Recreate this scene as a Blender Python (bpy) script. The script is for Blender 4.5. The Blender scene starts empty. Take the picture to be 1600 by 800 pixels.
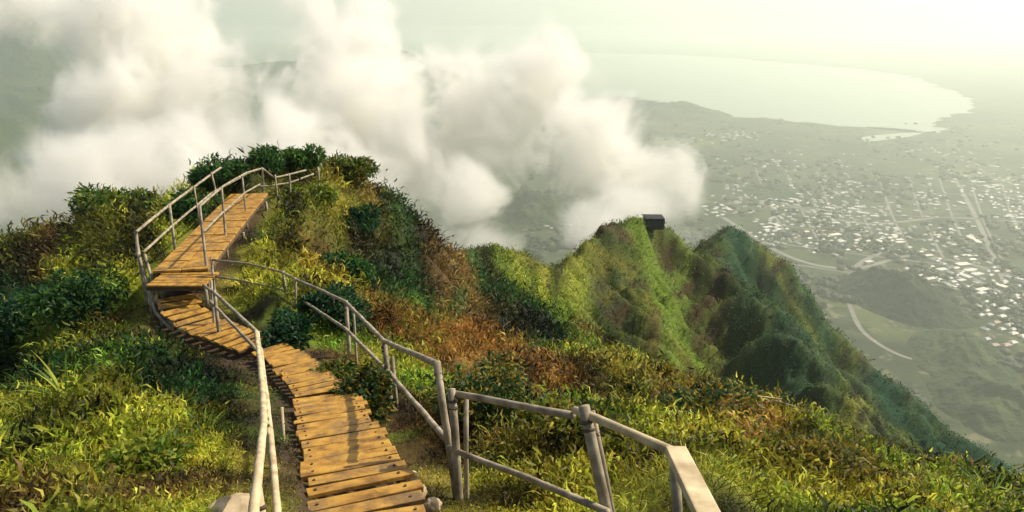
import bpy, bmesh, math, random
import numpy as np
from mathutils import Vector, Matrix, noise as mnoise

random.seed(7); rng = np.random.default_rng(11)
R = math.radians
scene = bpy.context.scene
C = scene.collection

# ------------------------------------------------------------------ camera
F_PX = 1142.0; PITCH = 18.4
cp, sp = math.cos(R(PITCH)), math.sin(R(PITCH))
cam_d = bpy.data.cameras.new('camera'); cam = bpy.data.objects.new('camera', cam_d); C.objects.link(cam)
cam.location = (0, 0, 0); cam.rotation_euler = (R(90 - PITCH), 0, 0)
cam_d.sensor_width = 36.0; cam_d.lens = 36.0 * F_PX / 1600.0
cam_d.clip_start = 0.05; cam_d.clip_end = 60000
scene.camera = cam

# ------------------------------------------------------------------ world, sun, exposure
SUN_AZ, SUN_EL = 60.0, 42.0          # azimuth to the right of the view, elevation
w = bpy.data.worlds.new('World'); scene.world = w; w.use_nodes = True
nt = w.node_tree; bg = nt.nodes['Background']
sky = nt.nodes.new('ShaderNodeTexSky'); sky.sky_type = 'NISHITA'; sky.sun_disc = False
sky.sun_elevation = R(SUN_EL); sky.sun_rotation = R(SUN_AZ); sky.dust_density = 3.0; sky.air_density = 1.0
nt.links.new(sky.outputs[0], bg.inputs[0]); bg.inputs[1].default_value = 0.095
sl = bpy.data.lights.new('sun', 'SUN'); sun = bpy.data.objects.new('sun', sl); C.objects.link(sun)
sl.energy = 5.0; sl.angle = R(0.5); sl.color = (1.0, 0.89, 0.72)
sd = Vector((math.sin(R(SUN_AZ)) * math.cos(R(SUN_EL)), math.cos(R(SUN_AZ)) * math.cos(R(SUN_EL)), math.sin(R(SUN_EL))))
sun.rotation_euler = sd.to_track_quat('Z', 'Y').to_euler()
vs = scene.view_settings
vs.view_transform = 'Standard'; vs.look = 'None'; vs.gamma = 1; vs.use_curve_mapping = False; vs.exposure = 0.36
scene.render.engine = 'CYCLES'
cy = scene.cycles
cy.max_bounces = 16; cy.diffuse_bounces = 3; cy.glossy_bounces = 2; cy.transmission_bounces = 3
cy.transparent_max_bounces = 12; cy.volume_bounces = 14
cy.volume_step_rate = 0.5; cy.volume_max_steps = 200
cy.use_denoising = True; cy.use_adaptive_sampling = True; cy.adaptive_threshold = 0.02
cy.sample_clamp_indirect = 6.0

# ------------------------------------------------------------------ helpers
def P(u, v, d):
    """world point seen at photo pixel (u, v), d metres along the view axis"""
    a = (u - 800) / F_PX; b = (400 - v) / F_PX
    return Vector((a * d, (cp + b * sp) * d, (-sp + b * cp) * d))

def tag(o, label=None, cat=None, group=None, kind=None):
    if label: o['label'] = label
    if cat: o['category'] = cat
    if group: o['group'] = group
    if kind: o['kind'] = kind
    return o

def empty(name, loc=(0, 0, 0)):
    o = bpy.data.objects.new(name, None); C.objects.link(o); o.location = loc
    return o

def link_mesh(name, me, mat=None, parent=None, local=False):
    o = bpy.data.objects.new(name, me); C.objects.link(o)
    if mat: me.materials.append(mat)
    if parent is not None:
        o.parent = parent
        if not local: o.matrix_parent_inverse = Matrix.Translation(-Vector(parent.location))
    return o

def bm_obj(name, bm, mat, parent=None, smooth=False, local=False):
    me = bpy.data.meshes.new(name); bm.to_mesh(me); bm.free()
    if smooth: me.polygons.foreach_set('use_smooth', [True] * len(me.polygons))
    return link_mesh(name, me, mat, parent, local)

def np_mesh(name, verts, faces, smooth=False, colors=None):
    """verts (n,3), faces (m,k)"""
    me = bpy.data.meshes.new(name)
    n, (m, k) = len(verts), faces.shape
    me.vertices.add(n); me.vertices.foreach_set('co', np.asarray(verts, np.float32).ravel())
    me.loops.add(m * k); me.loops.foreach_set('vertex_index', faces.ravel().astype(np.int32))
    me.polygons.add(m)
    me.polygons.foreach_set('loop_start', np.arange(0, m * k, k, dtype=np.int32))
    me.polygons.foreach_set('loop_total', np.full(m, k, dtype=np.int32))
    if smooth: me.polygons.foreach_set('use_smooth', np.ones(m, bool))
    me.update(calc_edges=True)
    if colors is not None:
        at = me.color_attributes.new('tint', 'FLOAT_COLOR', 'POINT')
        c = np.ones((n, 4), np.float32); c[:, :3] = colors
        at.data.foreach_set('color', c.ravel())
    return me

def new_mat(name, rough=0.8, spec=0.3):
    m = bpy.data.materials.new(name); m.use_nodes = True
    b = m.node_tree.nodes['Principled BSDF']
    b.inputs['Roughness'].default_value = rough
    b.inputs['Specular IOR Level'].default_value = spec
    return m, m.node_tree, b

def noise_mat(name, c1, c2, scale=5, rough=0.8, spec=0.3, bump=0.2, detail=6, stretch=None, bdist=0.02, c3=None):
    m, t, b = new_mat(name, rough, spec)
    tc = t.nodes.new('ShaderNodeTexCoord'); mp = t.nodes.new('ShaderNodeMapping')
    t.links.new(tc.outputs['Object'], mp.inputs[0])
    if stretch: mp.inputs['Scale'].default_value = stretch
    n = t.nodes.new('ShaderNodeTexNoise'); n.inputs['Scale'].default_value = scale; n.inputs['Detail'].default_value = detail
    t.links.new(mp.outputs[0], n.inputs['Vector'])
    r = t.nodes.new('ShaderNodeValToRGB')
    r.color_ramp.elements[0].position = 0.3; r.color_ramp.elements[0].color = (*c1, 1)
    r.color_ramp.elements[1].position = 0.7; r.color_ramp.elements[1].color = (*c2, 1)
    if c3:
        e = r.color_ramp.elements.new(0.5); e.color = (*c3, 1)
    t.links.new(n.outputs['Fac'], r.inputs[0]); t.links.new(r.outputs[0], b.inputs['Base Color'])
    if bump:
        bp = t.nodes.new('ShaderNodeBump'); bp.inputs['Strength'].default_value = bump; bp.inputs['Distance'].default_value = bdist
        n2 = t.nodes.new('ShaderNodeTexNoise'); n2.inputs['Scale'].default_value = scale * 4; n2.inputs['Detail'].default_value = 5
        t.links.new(mp.outputs[0], n2.inputs['Vector'])
        t.links.new(n2.outputs['Fac'], bp.inputs['Height']); t.links.new(bp.outputs[0], b.inputs['Normal'])
    return m

# vectorised value noise
_perm = rng.random((3, 256, 256))
def vnoise(x, y, layer=0):
    xi = np.floor(x).astype(int); yi = np.floor(y).astype(int)
    fx = x - xi; fy = y - yi
    fx = fx * fx * (3 - 2 * fx); fy = fy * fy * (3 - 2 * fy)
    T = _perm[layer]
    a = T[xi & 255, yi & 255]; b = T[(xi + 1) & 255, yi & 255]
    c = T[xi & 255, (yi + 1) & 255]; d = T[(xi + 1) & 255, (yi + 1) & 255]
    return (a * (1 - fx) + b * fx) * (1 - fy) + (c * (1 - fx) + d * fx) * fy - 0.5
def fbm(x, y, octaves=4, layer=0):
    s = 0; a = 1.0
    for i in range(octaves):
        s = s + a * vnoise(x * 2 ** i + 17.3 * i, y * 2 ** i + 9.1 * i, layer); a *= 0.5
    return s

# ------------------------------------------------------------------ terrain function
# control points of the mountain: where the surface passes, in metres from the camera
CP = [
 # left flank
 (-150,900,3.2),(0,800,4.4),(200,800,3.5),(350,900,2.6),(-200,700,8),(0,640,8.5),(150,620,8),(300,620,7.4),(380,640,6.2),(400,760,3.7),
 (60,520,12.5),(180,500,11.8),(-100,480,16),(40,440,16.5),(150,420,16),(205,470,12.6),(100,372,22.5),(-100,400,23),(0,392,22),(190,330,23.5),(245,350,20),
 # lane of the steps
 (572,795,3.9),(542,700,5.2),(505,625,7.0),(462,568,9.0),(400,545,9.9),(330,520,10.8),(262,490,11.6),(285,440,12.3),(340,400,14),(390,322,18),
 (700,900,2.9),(640,1000,2.4),(800,1100,2.1),(400,1100,2.1),(1200,1100,2.2),(0,1100,2.3),(1600,1100,2.6),
 # knob
 (420,262,20.5),(330,300,18),(480,285,21.5),(555,285,24),(620,325,26),(655,365,28),(690,405,31),
 (500,340,18.5),(450,390,14.5),(500,400,15),(500,455,12.6),(430,480,11.6),(560,380,18.5),(600,430,17.5),(640,480,16),(560,520,10.6),
 (540,560,9.5),
 # right of the lane
 (640,600,8.6),(620,690,6.1),(740,560,12.5),(720,640,8.2),(680,720,5.3),(760,790,3.9),(850,700,5.9),(950,800,4.0),(1100,800,4.3),(1250,800,5.0),
 (850,610,10.5),(1000,650,9),(980,610,12.5),(1120,700,7),(1200,655,13),(1320,705,10.5),(1420,800,6.6),(1500,760,10),(1620,790,10),
 (800,520,20),(740,470,24),
 # drop behind the near shoulder, then the middle slopes
 (900,520,30),(1000,585,24),(1000,560,45),(1100,660,28),(1200,720,30),(1350,790,28),(1500,840,28),(1700,900,28),
 (1200,700,60),(1350,770,60),(1500,830,60),(1700,900,60),
 (1080,610,62),
]
LINES = [  # crest, spurs and gullies of the middle ridge
 [(688,400,42),(705,404,47),(735,398,53),(775,388,62),(820,398,71),(872,414,80),(905,395,88),(935,362,97),(960,348,103),(990,342,109),(1020,346,113),(1038,352,115)],
 [(985,350,108),(978,400,99),(1000,450,90),(1040,510,84),(1075,570,80)],                  # spur A
 [(1012,366,113.5),(1045,405,114),(1080,460,111),(1125,535,104),(1175,605,95),(1220,680,86)], # gully
 [(1038,352,116),(1080,387,117),(1130,427,114),(1190,478,105),(1240,535,97),(1300,605,89),(1360,675,82),(1430,750,75)], # spur B
 [(1170,460,152),(1240,520,150),(1310,600,147),(1380,665,143),(1450,745,136)],
 [(1112,392,150),(1124,368,155),(1140,350,158),(1158,368,160),(1185,392,162),(1235,415,165),(1300,505,166),(1350,555,164),(1400,595,162),(1440,630,160),(1475,667,158),(1540,705,152),(1600,742,146),(1700,800,140)],
 [(880,425,77),(905,450,70),(940,500,62),(985,550,57)], [(840,412,74),(860,450,66),(880,490,56)], [(790,400,61),(815,440,53),(850,480,45)],
 [(940,420,92),(960,470,84),(1000,530,76),(1030,580,70)],
]
for ln in LINES:
    for p_, q_ in zip(ln[:-1], ln[1:]):
        for k in range(2): CP.append(tuple(p_[i] + (q_[i] - p_[i]) * k / 2 for i in range(3)))
    CP.append(ln[-1])
pts = []
def add_ctrl(p):
    r = math.hypot(p[0], p[1]); pts.append((math.atan2(p[0], p[1]), math.log(r), p[2] / r))
for (u, v, d) in CP: add_ctrl(P(u, v, d))
def behind(u, v, d, steps):
    for (k, dv) in steps: add_ctrl(P(u, v + dv, d * k))
# behind the left skyline and the knob the mountain falls away
for (u, v, d) in [(-100,395,23),(0,388,22),(100,368,22.5),(190,322,23.5),(300,285,19.5),(420,250,20.5),(555,280,24),(655,365,28)]:
    behind(u, v, d, [(1.35, 60), (2.2, 160), (5, 260)])
for (u, v, d) in [(700,398,46),(775,386,62),(872,408,80),(945,352,99),(990,336,109)]:
    behind(u, v, d, [(1.12, 25), (1.6, 110), (3, 230)])
for (u, v, d) in [(1140,350,158),(1235,405,165),(1300,500,166),(1400,590,162),(1475,662,158),(1600,738,146),(1700,800,140)]:
    behind(u, v, d, [(1.12, 25), (1.6, 75), (2.6, 130)])
add_ctrl(P(1040,380,128)); add_ctrl(P(1080,415,130)); add_ctrl(P(1105,395,146)); add_ctrl(P(1085,405,150))
# ground round and behind the viewer's feet
for th in (-60, -45, 45, 60):
    for r_, z_ in ((1.0, -1.75), (3, -2.6), (10, -6.5), (40, -26), (150, -120)):
        pts.append((R(th), math.log(r_), z_ / r_))
for th in (-30, -10, 10, 30): pts.append((R(th), math.log(0.9), -1.72 / 0.9))
pts = np.array(pts)
KX = 2.6
X = np.stack([pts[:, 0] * KX, pts[:, 1]], 1)
def tps(d2): return -(d2 + 1e-6) ** 0.62
n = len(X)
A = np.zeros((n + 3, n + 3))
A[:n, :n] = tps(((X[:, None] - X[None]) ** 2).sum(-1)) + np.eye(n) * 1e-4
A[:n, n] = 1; A[:n, n + 1:] = X; A[n, :n] = 1; A[n + 1:, :n] = X.T
W_ = np.linalg.solve(A, np.concatenate([pts[:, 2], np.zeros(3)]))
def base_t(th, rho):
    q = np.stack([th * KX, rho], -1).reshape(-1, 2); out = np.zeros(len(q))
    for i in range(0, len(q), 20000):
        b = q[i:i + 20000]
        out[i:i + 20000] = tps(((b[:, None] - X[None]) ** 2).sum(-1)) @ W_[:n] + W_[n] + b @ W_[n + 1:]
    return out.reshape(np.shape(th))
# centre line of the steps, for keeping brush off them
LANE = [P(590,900,3.0), P(572,795,3.9), P(542,700,5.1), P(503,620,7.0), P(460,566,8.9), P(400,540,9.9), P(300,505,11.2), P(270,470,11.8), P(285,425,12.2), P(385,305,18)]
CRESTS = [[P(*q) for q in LINES[0]], [P(*q) for q in LINES[5]]]
def crest_mask(x, y):
    return np.clip(np.minimum(lane_dist(x, y, CRESTS[0]), lane_dist(x, y, CRESTS[1])) / 7.0, 0, 1)
def lane_dist(x, y, line=None):
    line = line or LANE
    best = np.full(np.shape(x), 1e9)
    for a, b in zip(line[:-1], line[1:]):
        dx, dy = b.x - a.x, b.y - a.y; L = dx * dx + dy * dy
        t = np.clip(((x - a.x) * dx + (y - a.y) * dy) / L, 0, 1)
        best = np.minimum(best, np.hypot(x - a.x - t * dx, y - a.y - t * dy))
    return best
def height(x, y):
    r = np.hypot(x, y); th = np.arctan2(x, y)
    z = r * base_t(th, np.log(r))
    ld = lane_dist(x, y); k = np.clip((ld - 0.30) / 0.8, 0, 1)
    near = np.clip((r - 3) / 12, 0, 1)
    far = np.clip((r - 30) / 50, 0, 1)
    z = z + k * ((0.22 + 0.32 * near) * fbm(x / 1.2, y / 1.2, 4) * 1.4 + 0.34 * np.clip(r / 5, 0.3, 1) * np.clip(1 - (r - 20) / 20, 0, 1) * (np.abs(vnoise(x / 0.62, y / 0.62, 1)) * 2 - 0.4) + 0.08 * np.clip(1 - r / 20, 0, 1) * fbm(x / 0.3, y / 0.3, 2, 1))
    z = z + far * (1.0 * (fbm(x / 3, y / 3, 5, 1) - 0.1) + 1.3 * (0.32 - 2 * np.abs(fbm(x / 5.5 + 3, y / 5.5, 4, 2))))
    # ribs and runnels running down the flanks, to the lower right
    s = (x * 0.30 + y * 0.95) / 3.4 + 0.9 * fbm(x / 14, y / 14, 3, 2)
    rb = 1 - np.abs(vnoise(s, (x * .95 - y * .3) / 60, 2)) * 3.2; rb2 = 1 - np.abs(vnoise(s * 2.7 + 9, (x * .95 - y * .3) / 25, 1)) * 3.2
    z = z - far * crest_mask(x, y) * (4.0 * np.clip(rb, 0, 1) + 1.3 * np.clip(rb2, 0, 1))
    return z - (1 - k) * 0.12

# polar sheet: fine near the viewer, coarse far away
NT, NR = 620, 760
ths = np.linspace(R(-62), R(62), NT); rhos = np.linspace(math.log(0.7), math.log(760), NR)
TH, RH = np.meshgrid(ths, rhos, indexing='ij')
rr = np.exp(RH); xs = rr * np.sin(TH); ys = rr * np.cos(TH)
zs = height(xs, ys)
PLAIN = -500.0
zs = np.maximum(zs, PLAIN - 8.0)
zs = np.where(rr > 400, np.minimum(zs, -rr * 0.72), zs); zs = np.maximum(zs, PLAIN - 8.0)
V = np.stack([xs, ys, zs], -1).reshape(-1, 3)
ii, jj = np.meshgrid(np.arange(NT - 1), np.arange(NR - 1), indexing='ij')
a0 = ii * NR + jj
FC = np.stack([a0, a0 + NR, a0 + NR + 1, a0 + 1], -1).reshape(-1, 4)

def veg_colour(x, y, z):
    """colours of the plant cover: species, dry fern, bare soil, plus painted sun and shade"""
    n_ = len(x); r = np.hypot(x, y)
    sc = 1.0 + np.clip(r - 15, 0, 100) * 0.06
    a = fbm(x / (1.7 * sc) + 3, y / (1.7 * sc), 3, 0); b = fbm(x / (0.8 * sc), y / (0.8 * sc) + 7, 3, 1)
    deep = np.array([0.018, 0.058, 0.012]); mid = np.array([0.095, 0.145, 0.014]); yel = np.array([0.26, 0.24, 0.025])
    brown = np.array([0.12, 0.075, 0.022]); rust = np.array([0.38, 0.17, 0.035]); lime = np.array([0.17, 0.26, 0.02])
    teal = np.array([0.018, 0.085, 0.035])
    c = np.tile(mid, (n_, 1))
    def mix(c, col, w): w = np.clip(w, 0, 1)[:, None]; return c * (1 - w) + col * w
    c = mix(c, deep, (a - 0.05) * 4.5)
    c = mix(c, yel, (-a - 0.02) * 4)
    c = mix(c, brown, (b - 0.10) * 4)
    # photo features by place
    def blob(u, v, d, ru, rd):
        p = P(u, v, d); return np.exp(-(((x - p.x) / ru) ** 2 + ((y - p.y) / rd) ** 2))
    c = mix(c, rust, 1.3 * blob(735,545,13,1.0,1.9) * (0.7 + 1.5 * b))
    c = mix(c, rust, 0.9 * blob(455,415,13.8,0.9,1.2)); c = mix(c, yel, 0.8 * blob(440,430,13.2,0.8,0.9))
    c = mix(c, rust * 0.6, 0.8 * blob(1050,640,10.5,2.0,2.0) * (0.6 + b))
    c = mix(c, yel, 0.9 * blob(500,310,20,1.6,2.5)); c = mix(c, yel, 0.8 * blob(900,750,4.8,1.6,1.0))
    left = np.clip((-x - 0.24 * y) / 1.2, 0, 1) * np.clip((30 - r) / 8, 0, 1)
    c = mix(c, np.array([0.24, 0.25, 0.02]), left * np.clip(0.30 + 3.2 * fbm(x / 0.9 + 60, y / 0.9, 3, 0), 0, 0.85))  # olive-yellow growth, also painted brighter to lift the slope turned from the sun
    c = mix(c, deep, 0.7 * blob(60,490,13,0.9,1.2))
    lump = fbm(x / (0.55 * sc) + 31, y / (0.55 * sc) + 5, 2, 2)
    c = c * np.clip(1.0 + 3.2 * lump, 0.22, 2.4)[:, None]
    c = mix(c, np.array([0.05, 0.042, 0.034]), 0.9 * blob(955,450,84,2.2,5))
    far = np.clip((r - 60) / 30, 0, 1)
    c = mix(c, mid * 0.9, far * 0.5)
    run = fbm((x * 0.8 - y * 0.6) / 1.6 + 40, (x * 0.6 + y * 0.8) / 14, 3, 0); c = mix(c, brown * 0.7, far * (run - 0.05) * 3.5); c = mix(c, yel * 0.8, far * (-run - 0.15) * 2.5)
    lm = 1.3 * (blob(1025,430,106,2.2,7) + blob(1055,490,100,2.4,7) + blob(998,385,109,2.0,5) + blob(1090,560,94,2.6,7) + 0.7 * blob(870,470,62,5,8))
    c = mix(c, lime, lm * (0.8 + a))  # sunlit gully wall painted in as a lime strip
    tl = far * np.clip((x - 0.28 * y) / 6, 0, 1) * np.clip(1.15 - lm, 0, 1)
    c = mix(c, teal, tl * (0.75 + 1.2 * a))  # shade on the spur faces painted in as dark teal
    return c

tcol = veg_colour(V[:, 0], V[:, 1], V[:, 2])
ldv = lane_dist(V[:, 0], V[:, 1])
kk = np.clip(1 - (ldv - 0.3) / 0.5, 0, 1)[:, None]
tcol = tcol * 0.55
tcol = tcol * (1 - kk) + np.array([0.06, 0.038, 0.018]) * kk

def tint_mat(name, rough=0.75, transl=0.0, bump=0.0):
    m, t, b = new_mat(name, rough, 0.25)
    at = t.nodes.new('ShaderNodeAttribute'); at.attribute_name = 'tint'
    ns = t.nodes.new('ShaderNodeTexNoise'); ns.inputs['Scale'].default_value = 3.0; ns.inputs['Detail'].default_value = 8
    tc = t.nodes.new('ShaderNodeTexCoord'); t.links.new(tc.outputs['Object'], ns.inputs['Vector'])
    mr = t.nodes.new('ShaderNodeMapRange'); mr.inputs[1].default_value = 0.3; mr.inputs[2].default_value = 0.7
    mr.inputs[3].default_value = 0.65; mr.inputs[4].default_value = 1.35
    t.links.new(ns.outputs['Fac'], mr.inputs[0])
    mx = t.nodes.new('ShaderNodeVectorMath'); mx.operation = 'SCALE'
    t.links.new(at.outputs['Color'], mx.inputs[0]); t.links.new(mr.outputs[0], mx.inputs['Scale'])
    t.links.new(mx.outputs[0], b.inputs['Base Color'])
    if bump:
        bp = t.nodes.new('ShaderNodeBump'); bp.inputs['Strength'].default_value = bump; bp.inputs['Distance'].default_value = 0.1
        t.links.new(ns.outputs['Fac'], bp.inputs['Height']); t.links.new(bp.outputs[0], b.inputs['Normal'])
    if transl:
        tr = t.nodes.new('ShaderNodeBsdfTranslucent'); t.links.new(mx.outputs[0], tr.inputs['Color'])
        ms = t.nodes.new('ShaderNodeMixShader'); ms.inputs[0].default_value = transl
        t.links.new(b.outputs[0], ms.inputs[1]); t.links.new(tr.outputs[0], ms.inputs[2])
        t.links.new(ms.outputs[0], t.nodes['Material Output'].inputs['Surface'])
    return m
M_ground = tint_mat('mountain_soil_and_moss', 0.95, 0, 0.6)
M_leaf = tint_mat('leaves', 0.55, 0.45)
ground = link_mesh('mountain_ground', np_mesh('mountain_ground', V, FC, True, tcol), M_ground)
tag(ground, kind='structure')

# ------------------------------------------------------------------ the plain, the bay, the hills
def poly_sheet(name, ring, z, mat, kind='structure'):
    bm = bmesh.new(); vs_ = [bm.verts.new((x, y, z)) for x, y in ring]
    f = bm.faces.new(vs_); bmesh.ops.triangulate(bm, faces=[f])
    o = bm_obj(name, bm, mat); tag(o, kind=kind); return o
def on_plain(u, v, z=PLAIN):
    q = P(u, v, 1.0); k = z / q.z; return (q.x * k, q.y * k)

def plain_mat():
    m, t, b = new_mat('valley_green', 1.0, 0.1)
    g = t.nodes.new('ShaderNodeNewGeometry')
    def nz(scale, det, thr0, thr1):
        a = t.nodes.new('ShaderNodeTexNoise'); a.inputs['Scale'].default_value = scale; a.inputs['Detail'].default_value = det
        t.links.new(g.outputs['Position'], a.inputs['Vector'])
        r = t.nodes.new('ShaderNodeMapRange'); r.inputs[1].default_value = thr0; r.inputs[2].default_value = thr1
        t.links.new(a.outputs['Fac'], r.inputs[0]); return r.outputs[0]
    def mix(c1, c2, fac):
        mx = t.nodes.new('ShaderNodeMix'); mx.data_type = 'RGBA'
        for s, c in ((mx.inputs[6], c1), (mx.inputs[7], c2)):
            if isinstance(c, tuple): s.default_value = (*c, 1)
            else: t.links.new(c, s)
        t.links.new(fac, mx.inputs[0]); return mx.outputs[2]
    c = mix((0.018, 0.030, 0.012), (0.060, 0.075, 0.030), nz(0.004, 8, 0.4, 0.62))
    c = mix(c, (0.13, 0.15, 0.05), nz(0.0022, 5, 0.56, 0.7))
    c = mix(c, (0.02, 0.03, 0.012), nz(0.02, 6, 0.5, 0.62)); c = mix(c, (0.16, 0.15, 0.09), nz(0.035, 8, 0.60, 0.66))
    t.links.new(c, b.inputs['Base Color']); return m
M_plain = plain_mat()
poly_sheet('valley_floor', [(-9000, -600), (12000, -600), (12000, 13500), (-9000, 13500)], PLAIN, M_plain)

mw, t_, b_ = new_mat('bay_water', 0.33, 0.5)
b_.inputs['Base Color'].default_value = (0.22, 0.27, 0.19, 1)
ns = t_.nodes.new('ShaderNodeTexNoise'); ns.inputs['Scale'].default_value = 0.05; ns.inputs['Detail'].default_value = 6
gg = t_.nodes.new('ShaderNodeNewGeometry'); t_.links.new(gg.outputs['Position'], ns.inputs['Vector'])
bp = t_.nodes.new('ShaderNodeBump'); bp.inputs['Strength'].default_value = 0.35; bp.inputs['Distance'].default_value = 2
t_.links.new(ns.outputs['Fac'], bp.inputs['Height']); t_.links.new(bp.outputs[0], b_.inputs['Normal'])
def curve_ring(pix, jitter=0.0, sub=8):
    q = [Vector((*on_plain(u, v), 0)) for u, v in pix]; out = []
    n_ = len(q)
    for i in range(n_):
        p0, p1, p2, p3 = q[i - 1], q[i], q[(i + 1) % n_], q[(i + 2) % n_]
        for k in range(sub):
            s = k / sub
            p = 0.5 * ((2 * p1) + (p2 - p0) * s + (2 * p0 - 5 * p1 + 4 * p2 - p3) * s * s + (3 * p1 - p0 - 3 * p2 + p3) * s ** 3)
            j = p.y * jitter
            out.append((p.x + rng.normal() * j, p.y + rng.normal() * j))
    return out
bay = curve_ring([(700,150),(800,160),(900,150),(985,152),(1030,160),(1070,172),(1120,182),(1200,185),(1280,194),(1340,198),(1400,200),(1440,206),(1478,205),(1462,194),
                  (1500,178),(1518,160),(1500,146),(1470,136),(1440,126),(1400,116),(1340,108),(1290,104),(1200,96),(1100,88),(980,84),(850,84),(700,86),(600,100),(600,135)], 0.006)
poly_sheet('bay_water', bay, PLAIN + 1.0, mw)
lag = curve_ring([(1350,214),(1400,209),(1440,207),(1430,212),(1390,218),(1355,221)], 0.0005)
poly_sheet('lagoon_water', lag, PLAIN + 1.0, mw)
sea = curve_ring([(-400,62),(400,66),(980,62),(1110,66),(1180,60),(1400,62),(1700,66),(2000,64),(2400,45),(1800,40),(800,40),(-400,40)], 0.0)
poly_sheet('sea_water', sea, PLAIN + 1.0, mw)

# hills of the valley and the far range on the left
M_hill = noise_mat('forested_hill', (0.016, 0.034, 0.016), (0.06, 0.085, 0.03), 0.012, 1.0, 0.1, 1.0, 10, None, 12.0)
def hill(name, cx, cy, rx, ry, hgt, rough=0.35, rot=0.0, n_=90, seed=0):
    g = np.linspace(-1.25, 1.25, n_); U, Vv = np.meshgrid(g, g, indexing='ij')
    rad = np.hypot(U, Vv)
    z = np.clip(1 - rad, 0, None) ** 0.9
    nn = fbm(U * 3 + seed * 5.1, Vv * 3 + seed, 6, seed % 3)
    ridge = 1 - 2 * np.abs(fbm(U * 2.2 + seed, Vv * 2.2 + 9 * seed, 5, (seed + 1) % 3))
    z = z * (1 + rough * nn) * (0.55 + 0.45 * ridge)
    z = PLAIN - 6 + hgt * z
    x = U * rx; y = Vv * ry; c_, s_ = math.cos(rot), math.sin(rot)
    XX = cx + x * c_ - y * s_; YY = cy + x * s_ + y * c_
    a = (np.arange(n_ - 1)[:, None] * n_ + np.arange(n_ - 1)[None]).ravel()
    fc = np.stack([a, a + n_, a + n_ + 1, a + 1], -1)
    o = link_mesh(name, np_mesh(name, np.stack([XX, YY, z], -1).reshape(-1, 3), fc, True), M_hill); tag(o, kind='structure'); return o
def hill_px(name, u, v, rx, ry, hgt, **k):
    x, y = on_plain(u, v); return hill(name, x, y, rx, ry, hgt, **k)
hill('far_mountain_range', -2300, 3300, 1500, 1500, 560, seed=1, rot=0.3)
hill('far_mountain_range', -900, 4200, 1300, 1200, 400, seed=4, rot=-0.2)
hill('far_mountain_range', -1500, 1700, 700, 900, 330, seed=2)
hill_px('coastal_hill', 1050, 180, 330, 260, 95, seed=3)
hill_px('valley_hill', 1405, 470, 100, 150, 75, seed=5, rot=0.3).data.materials[0] = noise_mat('dark_forested_hill', (0.008, 0.018, 0.010), (0.03, 0.045, 0.02), 0.015, 1.0, 0.1, 1.0, 10, None, 12.0)
hill_px('valley_hill', 1500, 560, 80, 130, 45, seed=2, rot=-0.4)
hill_px('valley_hill', 1200, 300, 120, 120, 35, seed=3)
hill_px('valley_hill', 840, 330, 160, 160, 90, seed=6)
hill_px('valley_hill', 1560, 640, 90, 110, 50, seed=4)

# roads of the town
M_road = noise_mat('asphalt', (0.16, 0.155, 0.135), (0.25, 0.235, 0.20), 0.05, 0.9, 0.2, 0)
def road(pix, width, name='road'):
    q = [Vector((*on_plain(u, v), PLAIN + 0.6)) for u, v in pix]; sm = []
    for i in range(len(q) - 1):
        p0 = q[max(i - 1, 0)]; p1 = q[i]; p2 = q[i + 1]; p3 = q[min(i + 2, len(q) - 1)]
        for k in range(8):
            s = k / 8; sm.append(0.5 * ((2 * p1) + (p2 - p0) * s + (2 * p0 - 5 * p1 + 4 * p2 - p3) * s * s + (3 * p1 - p0 - 3 * p2 + p3) * s ** 3))
    bm = bmesh.new(); prev = None
    for i, p in enumerate(sm):
        t = (sm[min(i + 1, len(sm) - 1)] - sm[max(i - 1, 0)]).normalized(); nrm = Vector((-t.y, t.x, 0)) * width / 2
        a = bm.verts.new(p - nrm); b = bm.verts.new(p + nrm)
        if prev: bm.faces.new((prev[0], a, b, prev[1]))
        prev = (a, b)
    tag(bm_obj(name, bm, M_road), kind='structure')
road([(1130,340),(1230,400),(1330,420),(1420,400),(1500,410),(1620,440)], 12)
road([(1325,470),(1335,420),(1390,392),(1450,402),(1530,440),(1640,500)], 12)
road([(1325,470),(1350,520),(1420,560),(1500,560)], 8)
road([(1150,290),(1260,330),(1360,350),(1480,340),(1620,350)], 12)
for k_ in range(9):
    u0 = 1180 + 48 * k_; road([(u0, 262 + 3 * k_), (u0 + 22, 320 + 4 * k_), (u0 + 60, 385 + 6 * k_)], 6)
for k_ in range(5): road([(1170 + 12 * k_, 290 + 30 * k_), (1340 + 12 * k_, 300 + 34 * k_), (1620, 305 + 42 * k_)], 6)
road([(1480,260),(1520,330),(1560,420),(1600,500)], 11)

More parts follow.
